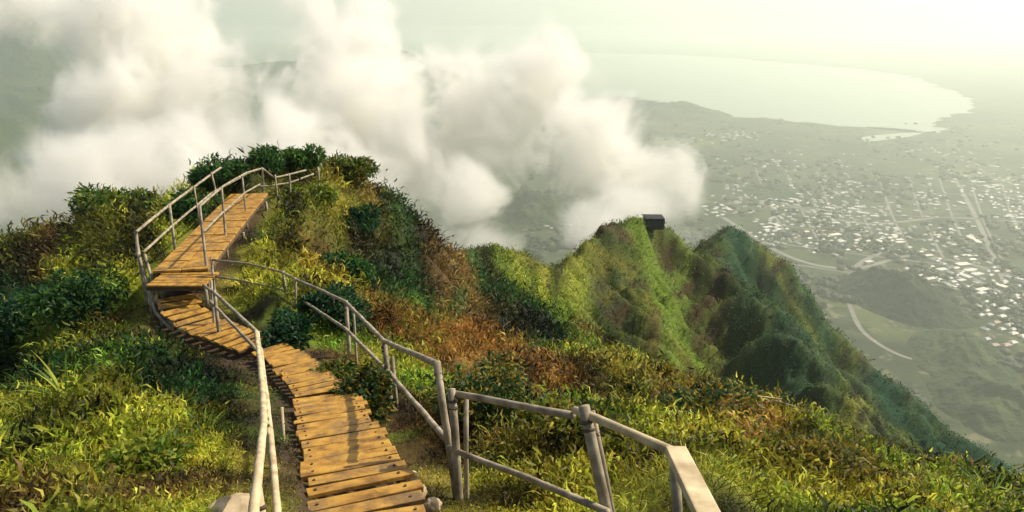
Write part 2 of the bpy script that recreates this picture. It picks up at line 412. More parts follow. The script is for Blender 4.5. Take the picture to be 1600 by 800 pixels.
# ------------------------------------------------------------------ town houses
M_hwall = noise_mat('house_plaster', (0.40, 0.38, 0.33), (0.6, 0.58, 0.52), 0.3, 0.8, 0.3, 0)
roofs = [noise_mat('house_roof_' + k, c1, c2, 0.3, 0.6, 0.4, 0) for k, c1, c2 in
         (('white', (0.42, 0.41, 0.35), (0.66, 0.64, 0.56)), ('cream', (0.66, 0.60, 0.46), (0.78, 0.72, 0.58)), ('grey', (0.35, 0.35, 0.32), (0.5, 0.5, 0.46)), ('brown', (0.25, 0.16, 0.10), (0.34, 0.22, 0.14)))]
def house_mesh(L, Wd, H, Rh, roofm, flat=False):
    bm = bmesh.new()
    def box(x0, x1, y0, y1, z0, z1, mi):
        v = [bm.verts.new((x, y, z)) for z in (z0, z1) for x, y in ((x0, y0), (x1, y0), (x1, y1), (x0, y1))]
        for f in ((0, 3, 2, 1), (4, 5, 6, 7), (0, 1, 5, 4), (1, 2, 6, 5), (2, 3, 7, 6), (3, 0, 4, 7)):
            bm.faces.new([v[i] for i in f]).material_index = mi
    box(-L / 2, L / 2, -Wd / 2, Wd / 2, -1, H, 0)
    if flat: box(-L / 2 - .3, L / 2 + .3, -Wd / 2 - .3, Wd / 2 + .3, H + .003, H + .7, 1)
    else:
        o = 0.8; x0, x1, y0, y1 = -L / 2 - o, L / 2 + o, -Wd / 2 - o, Wd / 2 + o
        v = [bm.verts.new(p) for p in ((x0, y0, H), (x1, y0, H), (x1, y1, H), (x0, y1, H), (x0 + Wd / 3, 0, H + Rh), (x1 - Wd / 3, 0, H + Rh))]
        for f in ((0, 1, 5, 4), (2, 3, 4, 5), (1, 2, 5), (3, 0, 4), (3, 2, 1, 0)): bm.faces.new([v[i] for i in f]).material_index = 1
        box(x0 + L * .7, x0 + L * .7 + 1.2, -0.6, 0.6, H, H + Rh + 1.2, 0)
    # windows as slightly proud dark panes
    for sx in np.arange(-L / 2 + 2, L / 2 - 1, 3.2):
        for sy in (-1, 1):
            y = sy * (Wd / 2 + .03); v = [bm.verts.new(p) for p in ((sx, y, 1), (sx + 1.4, y, 1), (sx + 1.4, y, 2.3), (sx, y, 2.3))]
            bm.faces.new(v if sy < 0 else v[::-1]).material_index = 2
    me = bpy.data.meshes.new('town_house'); bm.to_mesh(me); bm.free()
    for m in (M_hwall, roofm, M_pane): me.materials.append(m)
    return me
M_pane = noise_mat('window_glass', (0.03, 0.04, 0.05), (0.05, 0.06, 0.07), 1, 0.1, 0.5, 0)
protos = [house_mesh(13, 9, 3.6, 3, roofs[0]), house_mesh(16, 10, 3.6, 3, roofs[1]), house_mesh(12, 9, 5.6, 2.6, roofs[0]), house_mesh(15, 9, 3.4, 2.8, roofs[3]),
          house_mesh(14, 10, 4, 2.8, roofs[2]), house_mesh(26, 14, 7, 0, roofs[0], True), house_mesh(34, 16, 5, 0, roofs[1], True)]
clusters = [(1180,300,60,20,26),(1225,315,45,16,22),(1210,360,40,24,34),(1290,340,55,30,40),(1340,370,50,28,42),(1400,375,45,20,26),(1560,290,55,26,36),(1590,330,30,30,22),
            (1480,375,60,22,22),(1500,430,50,22,34),(1560,460,50,30,40),(1590,500,30,26,22),(1270,380,30,14,14),(1370,330,60,14,16),(1130,215,40,8,14),(1450,445,40,16,18),
            (1130,330,30,10,10),(1540,540,40,18,14),(1330,295,80,20,18),(1450,310,60,25,16),(880,350,60,20,8),(1240,255,120,14,14),(1500,240,80,20,12)]
spots = []
for (u, v, su, sv, k) in clusters:
    for _ in range(int(k * 2.4)):
        uu, vv_ = u + rng.normal() * su * 0.55, v + rng.normal() * sv * 0.55; spots.append((*on_plain(uu, vv_), uu, vv_))
keep = []
for s in spots:
    if all((s[0] - q[0]) ** 2 + (s[1] - q[1]) ** 2 > 13 ** 2 for q in keep): keep.append(s)
keep.sort(key=lambda s: s[1])
def quarter(u, v):
    if u < 1010: return 'glimpsed through the mist left of the middle peak'
    if v < 262: return 'in the far streets nearest the bay'
    if u < 1215: return 'in the streets just beyond the second peak'
    if v < 335: return 'in the upper town, ' + ('towards the ridge' if u < 1420 else 'towards the right edge')
    if v < 405: return 'in the middle town, ' + ('towards the ridge' if u < 1420 else 'towards the right edge')
    return 'in the nearest streets, ' + ('left of the wooded hill' if u < 1360 else ('above the wooded hill' if u < 1500 else 'at the right edge'))
HN = 300
roofkind = ['white hipped roof', 'cream hipped roof', 'white roof and two storeys', 'brown roof', 'grey roof', 'white flat roof', 'cream flat roof']
def house_pick():
    return int(rng.choice(len(protos), p=[.26, .20, .12, .15, .17, .06, .04]))
def house_rot(x, y): return 0.5 * fbm(np.array([x / 400]), np.array([y / 400]), 1)[0] * 4 + (math.pi / 2 if rng.random() < .35 else 0)
for i, (x, y, u_, v_) in enumerate(keep[:HN]):
    k = house_pick(); o = bpy.data.objects.new('town_house', protos[k]); C.objects.link(o)
    o.location = (x, y, PLAIN); o.rotation_euler.z = house_rot(x, y); s = rng.uniform(.6, .95); o.scale = (s, s, .8)
    tag(o, 'tiny ' + roofkind[k].replace('roof', 'roofed').replace('roofed and two storeys', 'roofed two storey') + ' house ' + quarter(u_, v_), 'house', 'houses of the valley town')
if len(keep) > HN:
    bm = bmesh.new()
    for (x, y, u_, v_) in keep[HN:]:
        t = bmesh.new(); t.from_mesh(protos[house_pick()])
        t.transform(Matrix.Translation((x, y, PLAIN)) @ Matrix.Rotation(house_rot(x, y), 4, 'Z') @ Matrix.Scale(.75, 4))
        me = bpy.data.meshes.new('tmp'); t.to_mesh(me); t.free(); bm.from_mesh(me); bpy.data.meshes.remove(me)
    me = bpy.data.meshes.new('far_town'); bm.to_mesh(me); bm.free()
    for m in (M_hwall, roofs[0], M_pane): me.materials.append(m)
    tag(link_mesh('far_town', me), 'mass of far pale houses spread towards the bay', 'town', kind='stuff')
# woods between the houses: canopy lumps
def leaf_quads(cen, nrm, length, width, col, bend=0.35):
    """one folded leaf (2 quads) for each centre"""
    n_ = len(cen)
    d = rng.normal(size=(n_, 3)); d /= np.linalg.norm(d, axis=1)[:, None]
    d = d * 0.75 + nrm * 0.75; d /= np.linalg.norm(d, axis=1)[:, None]
    s = np.cross(d, rng.normal(size=(n_, 3))); s /= np.linalg.norm(s, axis=1)[:, None] + 1e-9
    b = np.cross(s, d)
    L = length[:, None]; Wd = width[:, None]
    p0 = cen - s * Wd * 0.35; p1 = cen + s * Wd * 0.35
    m0 = cen + d * L * 0.5 - s * Wd * 0.5 + b * L * 0.05; m1 = cen + d * L * 0.5 + s * Wd * 0.5 + b * L * 0.05
    tip = cen + d * L - b * L * bend - np.array([0, 0, 1]) * L * 0.15
    t0 = tip - s * Wd * 0.08; t1 = tip + s * Wd * 0.08
    v = np.stack([p0, p1, m1, m0, t1, t0], 1).reshape(-1, 3)
    k = np.arange(n_)[:, None] * 6
    f = np.concatenate([k + np.array([[0, 1, 2, 3]]), k + np.array([[3, 2, 4, 5]])], 1).reshape(-1, 4)
    return v, f, np.repeat(col, 6, axis=0)

cen = []
for _ in range(6000):
    u, v = rng.uniform(820, 1650), 190 + 480 * rng.random() ** 0.8
    x, y = on_plain(u, v)
    if fbm(np.array([x / 160]), np.array([y / 160]), 3, 1)[0] > -0.05: cen.append((x, y))
cc = np.array(cen); allv = []; allf = []; off = 0
ico = bmesh.new(); bmesh.ops.create_icosphere(ico, subdivisions=2, radius=1); iv = np.array([v.co for v in ico.verts]); ifc = np.array([[v.index for v in f.verts] for f in ico.faces]); ico.free()
tc_ = []
for (x, y) in cc:
    r_ = rng.uniform(4, 10); vv = iv * (1 + 0.35 * rng.standard_normal((len(iv), 1))) * np.array([r_, r_, r_ * .6]) + np.array([x, y, PLAIN + r_ * .35])
    allv.append(vv); allf.append(ifc + off); off += len(iv)
    g_ = rng.uniform(0.5, 1.3); tc_.append(np.tile(np.array([0.035, 0.06, 0.015]) * g_, (len(iv), 1)))
wood = link_mesh('valley_woods', np_mesh('valley_woods', np.concatenate(allv), np.concatenate(allf), True, np.concatenate(tc_)), M_leaf)
tag(wood, 'dark tree canopy scattered between the houses of the valley', 'woods', kind='stuff')

# ------------------------------------------------------------------ plant cover on the mountain (grass, fern, brush: nobody could count it)
def normals_of(x, y):
    e = np.maximum(0.05, 0.01 * np.hypot(x, y)); hx = (height(x + e, y) - height(x - e, y)) / (2 * e); hy = (height(x, y + e) - height(x, y - e)) / (2 * e)
    n_ = np.stack([-hx, -hy, np.ones_like(hx)], -1); return n_ / np.linalg.norm(n_, axis=1)[:, None]
def scatter(ncl, rmin, rmax, per, keepf=None):
    th = rng.uniform(R(-42), R(42), ncl); rho = rng.uniform(math.log(rmin), math.log(rmax), ncl); r = np.exp(rho)
    x = r * np.sin(th); y = r * np.cos(th)
    m = lane_dist(x, y) > 0.30 + 0.10 * rng.random(ncl)
    if keepf is not None: m &= keepf(x, y)
    x, y, r = x[m], y[m], r[m]
    z = height(x, y); nm = normals_of(x, y)
    return x, y, z, r, nm
def cover(name, label, cat, ncl, rmin, rmax, per, size, aspect, spread, lift, keepf=None, tintf=None, dark=0.0):
    x, y, z, r, nm = scatter(ncl, rmin, rmax, per, keepf)
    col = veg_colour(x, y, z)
    col = col * rng.choice([0.35, 0.7, 1.0, 1.5, 2.2], (len(x), 1), p=[.2, .25, .25, .2, .1]) * (1 + rng.normal(size=(len(x), 3)) * 0.08)
    if tintf is not None: col = tintf(x, y, col)
    csz = size(r) * rng.uniform(0.6, 1.5, len(x))
    near_lane = np.clip((lane_dist(x, y) - 0.35) / 0.9, 0.3, 1); csz = csz * near_lane
    cen = np.repeat(np.stack([x, y, z], -1), per, 0); ns_ = np.repeat(nm, per, 0); cs = np.repeat(csz, per)
    cl = np.repeat(col, per, 0) * rng.uniform(0.75, 1.3, (len(cen), 1))
    offs = rng.normal(size=cen.shape) * np.array([1, 1, 0.5]) * (cs * spread)[:, None]
    cen = cen + offs + np.array([0, 0, 1]) * (np.abs(rng.normal(size=len(cen))) * cs * lift)[:, None]
    v, f, c = leaf_quads(cen, ns_ * 0.6 + np.array([0, 0, 0.6]), cs * rng.uniform(0.6, 1.4, len(cs)), cs * aspect, np.clip(cl, 0.005, 0.7))
    o = link_mesh(name, np_mesh(name, v, f, False, c), M_leaf); tag(o, label, cat, kind='stuff'); return o
clump = lambda x, y: fbm(x / 0.9, y / 0.9, 3, 2) > -0.32
cover('hillside_brush', 'low green and yellow brush and grass covering the near ridge', 'ground cover', 60000, 2.0, 38, 8, lambda r: 0.035 + 0.0052 * r, 0.24, 0.9, 0.8, clump)
cover('ridge_grass', 'fine grass blades growing over the near ridge', 'grass', 42000, 1.6, 38, 5, lambda r: 0.05 + 0.0066 * r, 0.06, 0.7, 0.25)
cover('mountainside_forest', 'dense green scrub covering the far slopes and spurs', 'scrub', 230000, 30, 330, 3, lambda r: 0.08 + 0.0022 * r, 0.28, 0.7, 0.22)
rp = P(735,550,13)
rustf = lambda x, y: (((x - rp.x) / 1.25) ** 2 + ((y - rp.y) / 2.3) ** 2) < 1 + 1.8 * fbm(x, y, 3, 1)
cover('dry_fern', 'rust coloured dead fern covering the slope right of the steps', 'dry fern', 60000, 9, 17, 5, lambda r: 0.06 + 0.005 * r, 0.08, 0.8, 0.5, rustf,
      lambda x, y, c: np.where(rng.random((len(x), 1)) < 0.3, c, np.array([0.40, 0.19, 0.045])) * rng.uniform(0.4, 1.5, (len(x), 1)))

# ------------------------------------------------------------------ timber
M_tread = noise_mat('golden_tread', (0.17, 0.08, 0.015), (0.50, 0.29, 0.05), 9, 0.6, 0.35, 0.5, 8, (1, 1, 1), 0.01, c3=(0.39, 0.205, 0.03))
M_rail = noise_mat('weathered_rail', (0.14, 0.11, 0.07), (0.42, 0.36, 0.25), 9, 0.65, 0.35, 0.5, 8, None, 0.006, c3=(0.27, 0.225, 0.15))
M_pale = noise_mat('pale_timber', (0.30, 0.22, 0.12), (0.66, 0.55, 0.34), 8, 0.7, 0.3, 0.4, 8, None, 0.005)
M_dark = noise_mat('dark_timber', (0.05, 0.035, 0.02), (0.13, 0.09, 0.05), 8, 0.8, 0.3, 0.4, 8, None, 0.005)
M_stone = noise_mat('pale_stone', (0.26, 0.19, 0.11), (0.58, 0.47, 0.30), 7, 0.9, 0.2, 0.6, 8, None, 0.01)

_t = M_tread.node_tree; _r = [n for n in _t.nodes if n.type == 'VALTORGB'][0]; _b = _t.nodes['Principled BSDF']
_g = _t.nodes.new('ShaderNodeNewGeometry'); _n = _t.nodes.new('ShaderNodeTexNoise'); _n.inputs['Scale'].default_value = 3.5; _n.inputs['Detail'].default_value = 9; _n.inputs['Roughness'].default_value = .7
_t.links.new(_g.outputs['Position'], _n.inputs['Vector']); _m = _t.nodes.new('ShaderNodeMapRange'); _m.inputs[1].default_value = .50; _m.inputs[2].default_value = .66
_t.links.new(_n.outputs['Fac'], _m.inputs[0]); _x = _t.nodes.new('ShaderNodeMix'); _x.data_type = 'RGBA'; _x.inputs[7].default_value = (0.16, 0.10, 0.045, 1)
_t.links.new(_r.outputs[0], _x.inputs[6]); _t.links.new(_m.outputs[0], _x.inputs[0]); _t.links.new(_x.outputs[2], _b.inputs['Base Color'])

def tube(bm, pts_, rad, sides=10, wob=0.04):
    """a bent pole of slightly uneven thickness along pts_"""
    pts_ = [Vector(p) for p in pts_]; q = []
    for i in range(len(pts_) - 1):
        n_ = max(2, int((pts_[i + 1] - pts_[i]).length / 0.25))
        for k in range(n_): q.append(pts_[i].lerp(pts_[i + 1], k / n_))
    q.append(pts_[-1]); prev = None
    for i, p in enumerate(q):
        t = (q[min(i + 1, len(q) - 1)] - q[max(i - 1, 0)]).normalized()
        a = t.orthogonal().normalized() if prev is None else (pa - t * pa.dot(t)).normalized()
        pa = a; b = t.cross(a)
        rr_ = (rad if not callable(rad) else rad(i / (len(q) - 1)))
        p2 = p + (a * random.gauss(0, 1) + b * random.gauss(0, 1)) * rr_ * 0.08
        ring = [bm.verts.new(p2 + (a * math.cos(2 * math.pi * k / sides) + b * math.sin(2 * math.pi * k / sides)) * rr_ * (1 + random.uniform(-wob, wob))) for k in range(sides)]
        if prev:
            for k in range(sides): bm.faces.new((prev[k], prev[(k + 1) % sides], ring[(k + 1) % sides], ring[k]))
        else: bm.faces.new(ring[::-1])
        prev = ring
    bm.faces.new(prev)
def pole(name, pts_, rad, mat, parent, **k):
    bm = bmesh.new(); tube(bm, pts_, rad, **k); return bm_obj(name, bm, mat, parent, True)
def board(bm, c, ax, ay, az, lx, ly, lz, jitter=0.004):
    """bevelled box with half-lengths along three axes"""
    vs_ = []
    for sz in (-1, 1):
        for sx, sy in ((-1, -1), (1, -1), (1, 1), (-1, 1)):
            vs_.append(bm.verts.new(c + ax * sx * lx + ay * sy * ly + az * sz * lz + Vector([random.uniform(-jitter, jitter) for _ in range(3)])))
    fs = [bm.faces.new([vs_[i] for i in f]) for f in ((0, 3, 2, 1), (4, 5, 6, 7), (0, 1, 5, 4), (1, 2, 6, 5), (2, 3, 7, 6), (3, 0, 4, 7))]
    es = list({e for f in fs for e in f.edges})
    bmesh.ops.bevel(bm, geom=es, offset=min(lx, ly, lz) * 0.35, segments=2, affect='EDGES', profile=0.6)

def flight(name, label, path, width, pitch, tread_d, thick=0.022, group='flights of the ridge stairway', gap_at=None, mat=None):
    """treads on two side strings along a path of centre points"""
    root = empty(name, path[0]); tag(root, label, 'stairs', group)
    seg = [(path[i + 1] - path[i]).length for i in range(len(path) - 1)]; tot = sum(seg)
    def at(s):
        for i, L in enumerate(seg):
            if s <= L or i == len(seg) - 1: return path[i].lerp(path[i + 1], min(s / L, 1)), (path[i + 1] - path[i]).normalized()
            s -= L
    s = 0; k = 0
    while s < tot:
        p, t = at(s); flat = Vector((t.x, t.y, 0)).normalized(); side = Vector((flat.y, -flat.x, 0))
        tilt = random.gauss(0, 0.02); side = (side + Vector((0, 0, tilt))).normalized()
        fl = (flat + Vector((0, 0, random.gauss(0, 0.02)))).normalized()
        fl = (t + Vector((0, 0, 0.12 + random.gauss(0, 0.025)))).normalized(); upv = side.cross(fl).normalized()
        bm = bmesh.new(); board(bm, p + side * random.gauss(0, .012), side, fl, upv, width / 2 * random.uniform(.93, 1.05), tread_d / 2 * random.uniform(.88, 1.05), thick * .6, .006)
        tr = bm_obj('tread', bm, mat or M_tread, root)
        if p.length < 9:
            for sg in (-1, 1):
                bb = bmesh.new(); cpt = p + side * sg * (width / 2 - .06) + upv * (thick * .6 + .002)
                bmesh.ops.create_cone(bb, cap_ends=True, segments=8, radius1=.011, radius2=.008, depth=.012, matrix=Matrix.Translation(cpt)); bo = bm_obj('bolt', bb, M_dark); bo.parent = tr
        s += pitch; k += 1
        if gap_at and k in gap_at: s += pitch * 0.4
    for sgn in (-1, 1):
        bm = bmesh.new()
        for i in range(len(path) - 1):
            a, b = path[i], path[i + 1]; t = (b - a).normalized(); flat = Vector((t.x, t.y, 0)).normalized(); side = Vector((flat.y, -flat.x, 0))
            board(bm, (a + b) / 2 + side * sgn * (width / 2 - .05) - Vector((0, 0, thick + 0.03)), side, t, side.cross(t), 0.016, (b - a).length / 2 + .02, 0.03)
        bm_obj('side_string', bm, M_dark, root)
    return root

flight('stair_flight', 'nearest flight of golden treads descending from the bottom edge of the photo', [P(592,905,3.0), P(572,795,3.85), P(541,700,5.05), P(506,622,6.9)], 0.60, 0.178, 0.128, gap_at=(7,14))
flight('stair_flight', 'short dim flight of golden treads where the steps bend left below the knob', [P(500,612,7.2), P(470,578,8.3), P(442,553,9.4), P(420,544,9.8)], 0.50, 0.22, 0.135)
flight('stair_flight', 'turning flight of yellow treads leading left to the foot of the ramp', [P(396,536,10.1), P(366,525,10.4), P(318,507,11.0), P(282,484,11.5), P(275,460,12.0)], 0.62, 0.24, 0.15)

# upper ramp: broad yellow decking
ra, rb = P(282,424,12.1), P(390,303,18.0)
ramp = empty('deck_ramp', ra); tag(ramp, 'long yellow decked ramp running up to the top of the bushy knob', 'ramp')
t = (rb - ra).normalized(); fl = Vector((t.x, t.y, 0)).normalized(); side = Vector((fl.y, -fl.x, 0))
side_px = Vector((1, 0, 0)); side = (side * 0.75 + side_px * 0.25).normalized(); up = side.cross(t).normalized()
N = 11
for k in range(N):
    for sgn in (-1, 1):
        c = ra.lerp(rb, (k + .5) / N) + side * sgn * 0.225
        bm = bmesh.new(); board(bm, c + up * random.uniform(-.006, .006), side, t, up, 0.215, (rb - ra).length / N / 2 - 0.018, 0.02)
        bm_obj('deck_board', bm, M_tread, ramp)
for sgn in (-1, 0, 1):
    bm = bmesh.new(); board(bm, (ra + rb) / 2 + side * sgn * 0.41 - up * 0.055, side, t, up, 0.03, (rb - ra).length / 2, 0.03)
    bm_obj('side_beam' if sgn else 'centre_beam', bm, M_dark, ramp)
for f_ in (0.03, 0.5, 0.97):
    for sgn in (-1, 1):
        p = ra.lerp(rb, f_) + side * sgn * 0.40
        pole('support_post', [p - up * .17, p - Vector((0, 0, 0.9))], 0.035, M_rail, ramp)
# landing at the foot of the ramp
lp = (P(242,432,11.9) + P(335,428,11.9)) / 2
land = empty('landing', lp); tag(land, 'small grey landing platform at the foot of the yellow ramp', 'platform')
for k in range(5):
    bm = bmesh.new(); board(bm, lp + Vector((0, -0.27 + k * .13 - .05, -0.05)), Vector((1, 0, 0)), Vector((0, 1, 0)), Vector((0, 0, 1)), 0.46, 0.055, 0.014); bm_obj('landing_board', bm, M_tread, land)
for sgn in (-1, 1):
    pole('support_post', [lp + Vector((sgn * .42, -.25, -.08)), lp + Vector((sgn * .42, -.25, -.8))], 0.03, M_rail, land)
bm = bmesh.new(); board(bm, lp + Vector((0, -.36, -.10)), Vector((1, 0, 0)), Vector((0, 1, 0)), Vector((0, 0, 1)), 0.46, 0.015, 0.03); bm_obj('edge_beam', bm, M_dark, land)

# ------------------------------------------------------------------ handrails
def ground_z(x, y): return float(height(np.array([x]), np.array([y]))[0])
def railing(label, top, mid, posts, rad=0.024, mat=None, name='handrail'):
    root = empty(name, P(*top[0]) if top else P(*mid[0])); tag(root, label, 'handrail', 'handrails of the ridge stairway')
    mat = mat or M_rail
    if top: pole('top_rail', [P(*q) for q in top], rad, mat, root)
    for q in ([mid] if mid and not isinstance(mid[0], list) else (mid or [])): pole('middle_rail', [P(*k) for k in q], rad * .9, mat, root)
    for (u, v, d, u2, v2, *rest) in posts:
        a = P(u, v, d); b = P(u2, v2, d); gz = ground_z(b.x, b.y)
        e = b + (b - a).normalized() * max(0.05, min(0.8, (b.z - gz) + 0.1))
        pr = rest[0] if rest else rad * 1.1
        po = pole('post', [a + Vector((0, 0, .02)), b, e], pr, mat, root)
        if d < 10:
            dn = (b - a).normalized()
            for f_ in (.05, .09):
                cl = pole('clamp', [a + dn * f_, a + dn * (f_ + .018)], pr * 1.18, M_dark, None); cl.parent = po      # both meshes are written in world metres
    return root
railing('bent grey handrail on the right, between the bend of the steps and the nearest flight',
        [(470,440,11.2),(505,455,10.6),(540,472,9.6),(600,533,7.4),(640,550,6.0),(683,568,4.75)],
        [(476,472,11.0),(540,514,9.5),(608,582,7.3),(697,686,4.7)],
        [(540,472,9.6,546,550),(552,482,9.3,556,545,.016),(600,533,7.4,612,650,.028),(613,560,7.3,622,655,.018),(683,570,4.7,716,790,.025)])
railing('brown handrail with a bent post crossing the lower centre right of the nearest treads',
        [(706,614,4.6),(800,632,4.15),(895,650,3.75)],
        [(700,700,4.6),(820,745,4.1),(950,800,3.5)],
        [(706,612,4.55,714,720,.025),(728,625,4.6,730,790,.016),(912,640,3.62,948,800,.029),(925,648,3.66,957,800,.016)], rad=0.021)
cap = empty('cap_rail', P(905,640,3.75)); tag(cap, 'pale timber cap rail with broad end board running to the bottom edge, rightmost rail', 'handrail')
pole('rail', [P(898,640,3.75), P(975,672,3.35), P(1052,706,3.0)], 0.022, M_pale, cap)
a, b = P(1056,702,3.0), P(1118,830,2.35); tt = (b - a).normalized(); sd_ = tt.cross(Vector((0, 0, 1))).normalized()
bm = bmesh.new(); board(bm, (a + b) / 2, sd_, tt, sd_.cross(tt), 0.045, (b - a).length / 2, 0.016); bm_obj('board', bm, M_pale, cap)
pole('post', [P(1054,712,3.02), P(1062,900,3.02)], 0.022, M_rail, cap)
for o_ in (cap.children[-1],): pass
railing('cream handrail left of the nearest treads, seen almost end on',
        [(400,518,8.2),(410,600,5.4),(412,660,4.2),(404,730,3.15),(398,790,2.75),(394,850,2.45)],
        [(408,545,8.2),(414,600,6.0),(421,660,4.8),(427,730,3.9),(433,800,3.3),(436,850,3.0)],
        [(402,520,8.1,412,600),(412,640,4.5,424,720,.018),(440,640,5.6,446,730,.014),(400,770,2.9,430,950,.026)], rad=0.021, mat=M_pale)
railing('pale handrail of two bars beside the turning yellow treads',
        [(318,446,11.2),(335,457,10.6),(400,518,8.3)],
        [(328,470,10.9),(345,488,10.3),(402,547,8.3)],
        [(335,455,10.6,342,520),(330,440,11.0,334,500,.02)], rad=0.024)
railing('low handrail from the landing across the brush to the middle of the knob',
        [(330,406,12.0),(390,412,11.9),(440,425,11.6),(470,440,11.2)],
        [(335,432,12.0),(385,440,11.8),(440,452,11.5)],
        [(330,404,12.0,336,460),(442,425,11.6,450,475,.02),(462,436,11.3,462,470,.02)], rad=0.018)
railing('curved pale handrail at the left edge of the landing and turning treads',
        [(213,362,12.6),(214,392,12.5),(226,428,12.3),(232,455,12.0),(243,488,11.6),(268,515,11.1)],
        [(226,398,12.5),(236,432,12.2),(244,462,11.9),(256,494,11.4),(290,522,10.8)],
        [(214,380,12.5,224,440),(232,452,12.0,238,500,.02),(250,494,11.5,258,530,.02)], rad=0.028)
railing('left handrail of the yellow ramp',
        [(213,362,12.4),(262,322,14.3),(336,268,17.6),(345,262,18.2)],
        [(224,394,12.4),(270,352,14.3),(330,302,17.0),(392,268,18.6)],
        [(265,322,14.3,272,376),(303,292,15.8,312,345,.02),(330,270,17.2,342,318,.022)], rad=0.026)
railing('right handrail of the yellow ramp',
        [(312,322,12.3),(350,290,14.4),(385,270,16.4),(405,264,18.0)],
        [(318,362,12.3),(352,328,14.4),(384,300,16.4),(406,288,18.0)],
        [(312,322,12.3,322,412),(346,294,14.2,353,374),(378,274,16.2,385,340,.02)], rad=0.022)
railing('tangle of short rails around the top end of the yellow ramp',
        [(395,268,18.2),(410,263,18.6),(428,278,18.6),(446,274,19.0),(478,266,19.6)],
        [(400,292,18.4),(425,290,18.6),(452,286,19.0),(490,272,19.6)],
        [(410,264,18.6,412,312),(430,274,18.6,434,312,.022),(452,272,19.0,454,300,.02),(414,318,18.2,412,362,.03),(497,262,19.8,498,282,.03)], rad=0.026)

# ------------------------------------------------------------------ stones
def stone(label, u, v, d, s, group=None, mat=None, name='stone'):
    bm = bmesh.new(); bmesh.ops.create_icosphere(bm, subdivisions=4, radius=1)
    o3 = Vector((random.random() * 50,) * 3)
    for q in bm.verts:
        n_ = mnoise.fractal(q.co * 1.3 + o3, 0.8, 2.0, 5); q.co *= 1 + 0.18 * n_
        q.co = Vector((q.co.x * s[0], q.co.y * s[1], q.co.z * s[2]))
    o = bm_obj(name, bm, mat or M_stone, None, True); o.location = P(u, v, d); o.rotation_euler.z = random.random() * 6
    tag(o, label, 'stone', group); return o
stone('large pale rounded boulder cut by the bottom edge left of the handrail', 360, 812, 3.3, (.13, .12, .10))
stone('pale round stone right of the treads, farthest of three', 641, 746, 4.55, (.045, .05, .04), 'round stones beside the treads')
stone('pale round stone right of the treads, middle of three', 655, 768, 4.3, (.05, .045, .04), 'round stones beside the treads')
stone('pale round stone right of the treads, nearest of three', 676, 790, 4.05, (.05, .05, .04), 'round stones beside the treads')
for i, (u, v, d) in enumerate([]):
    stone(['small tan stone at the left tread ends, halfway down','small tan stone beside the left treads near a dark gap','small tan stone left of the farther treads','small tan stone in the dark brush right of the treads','small tan stone at the top right of the near flight','small tan stone at the left tread ends near the bottom edge'][i], u, v, d, (.04, .04, .03), 'small stones along the treads')

# dark shelter on the summit of the middle peak
hp = P(1021,346,111.5); M_hut = noise_mat('dark_concrete', (0.018, 0.02, 0.022), (0.05, 0.05, 0.05), 1.5, 0.9, 0.2, 0.4)
hut = empty('summit_shelter', (hp.x, hp.y, hp.z)); tag(hut, 'small dark flat roofed shelter on top of the middle peak', 'shelter')
ex, ey, ez = Vector((1, 0, 0)), Vector((0, 1, 0)), Vector((0, 0, 1))
bm = bmesh.new(); board(bm, hp + Vector((0, 0, -.3)), (ex + ey * .2).normalized(), (ey - ex * .2).normalized(), ez, 1.45, 1.15, .85, .10); bm_obj('wall', bm, M_hut, hut)
bm = bmesh.new(); board(bm, hp + Vector((0, 0, .68)), ex, ey, ez, 1.48, 1.36, .12, .05); bm_obj('roof', bm, M_hut, hut)
bm = bmesh.new(); board(bm, hp + Vector((.05, -1.16, .2)), (ex + ey * .2).normalized(), (ey - ex * .2).normalized(), ez, .6, .04, .18, .01); bm_obj('opening', bm, M_pane, hut)

# ------------------------------------------------------------------ single bushes, tufts and dead branches
M_bark = noise_mat('bark', (0.12, 0.08, 0.05), (0.28, 0.22, 0.15), 12, 0.9, 0.2, 0.5)
def bush(label, u, v, d, w_, h_, cols, nleaf=1400, leaf=0.10, asp=0.35, group='bushes on the ridge', cat='bush', name='bush', lob=9):
    base = P(u, v, d); gz = ground_z(base.x, base.y); base.z = gz - 0.02
    root = empty(name, base); tag(root, label, cat, group)
    bm = bmesh.new(); tips = []
    for k in range(lob):
        a = random.random() * 6.28; rr_ = random.random() ** .6 * w_ * .40; tip = base + Vector((math.cos(a) * rr_, math.sin(a) * rr_, h_ * random.uniform(.4, .85)))
        tips.append((tip, random.uniform(.16, .30) * w_)); tube(bm, [base, base.lerp(tip, .5) + Vector((0, 0, h_ * .12)), tip], lambda f: .02 * (1 - .7 * f) * (1 + w_ * .3), 6)
    bm_obj('stem', bm, M_bark, root, True)
    cen, col, nr = [], [], []
    for k in range(nleaf):
        tip, rr_ = random.choice(tips); q = Vector([random.gauss(0, 1) for _ in range(3)]).normalized() * rr_ * random.uniform(.55, 1.1)
        q.z *= .75; p = tip + q
        if p.z < gz: p.z = gz + random.random() * .05
        cen.append(p); nr.append(q.normalized()); c = np.array(random.choice(cols)) * random.uniform(.6, 1.4); col.append(c)
    L = np.full(nleaf, leaf) * rng.uniform(.6, 1.4, nleaf)
    v_, f_, c_ = leaf_quads(np.array(cen), np.array(nr), L, L * asp, np.array(col))
    link_mesh('foliage', np_mesh('foliage', v_, f_, False, c_), M_leaf, root)
    return root
G1 = [(0.05, .13, .02), (.09, .18, .02), (.03, .08, .015)]; G2 = [(.16, .22, .02), (.26, .28, .03), (.07, .13, .015)]; G3 = [(.02, .07, .025), (.03, .10, .03), (.015, .05, .02)]; G4 = [(.28, .2, .03), (.18, .15, .02), (.08, .1, .015)]
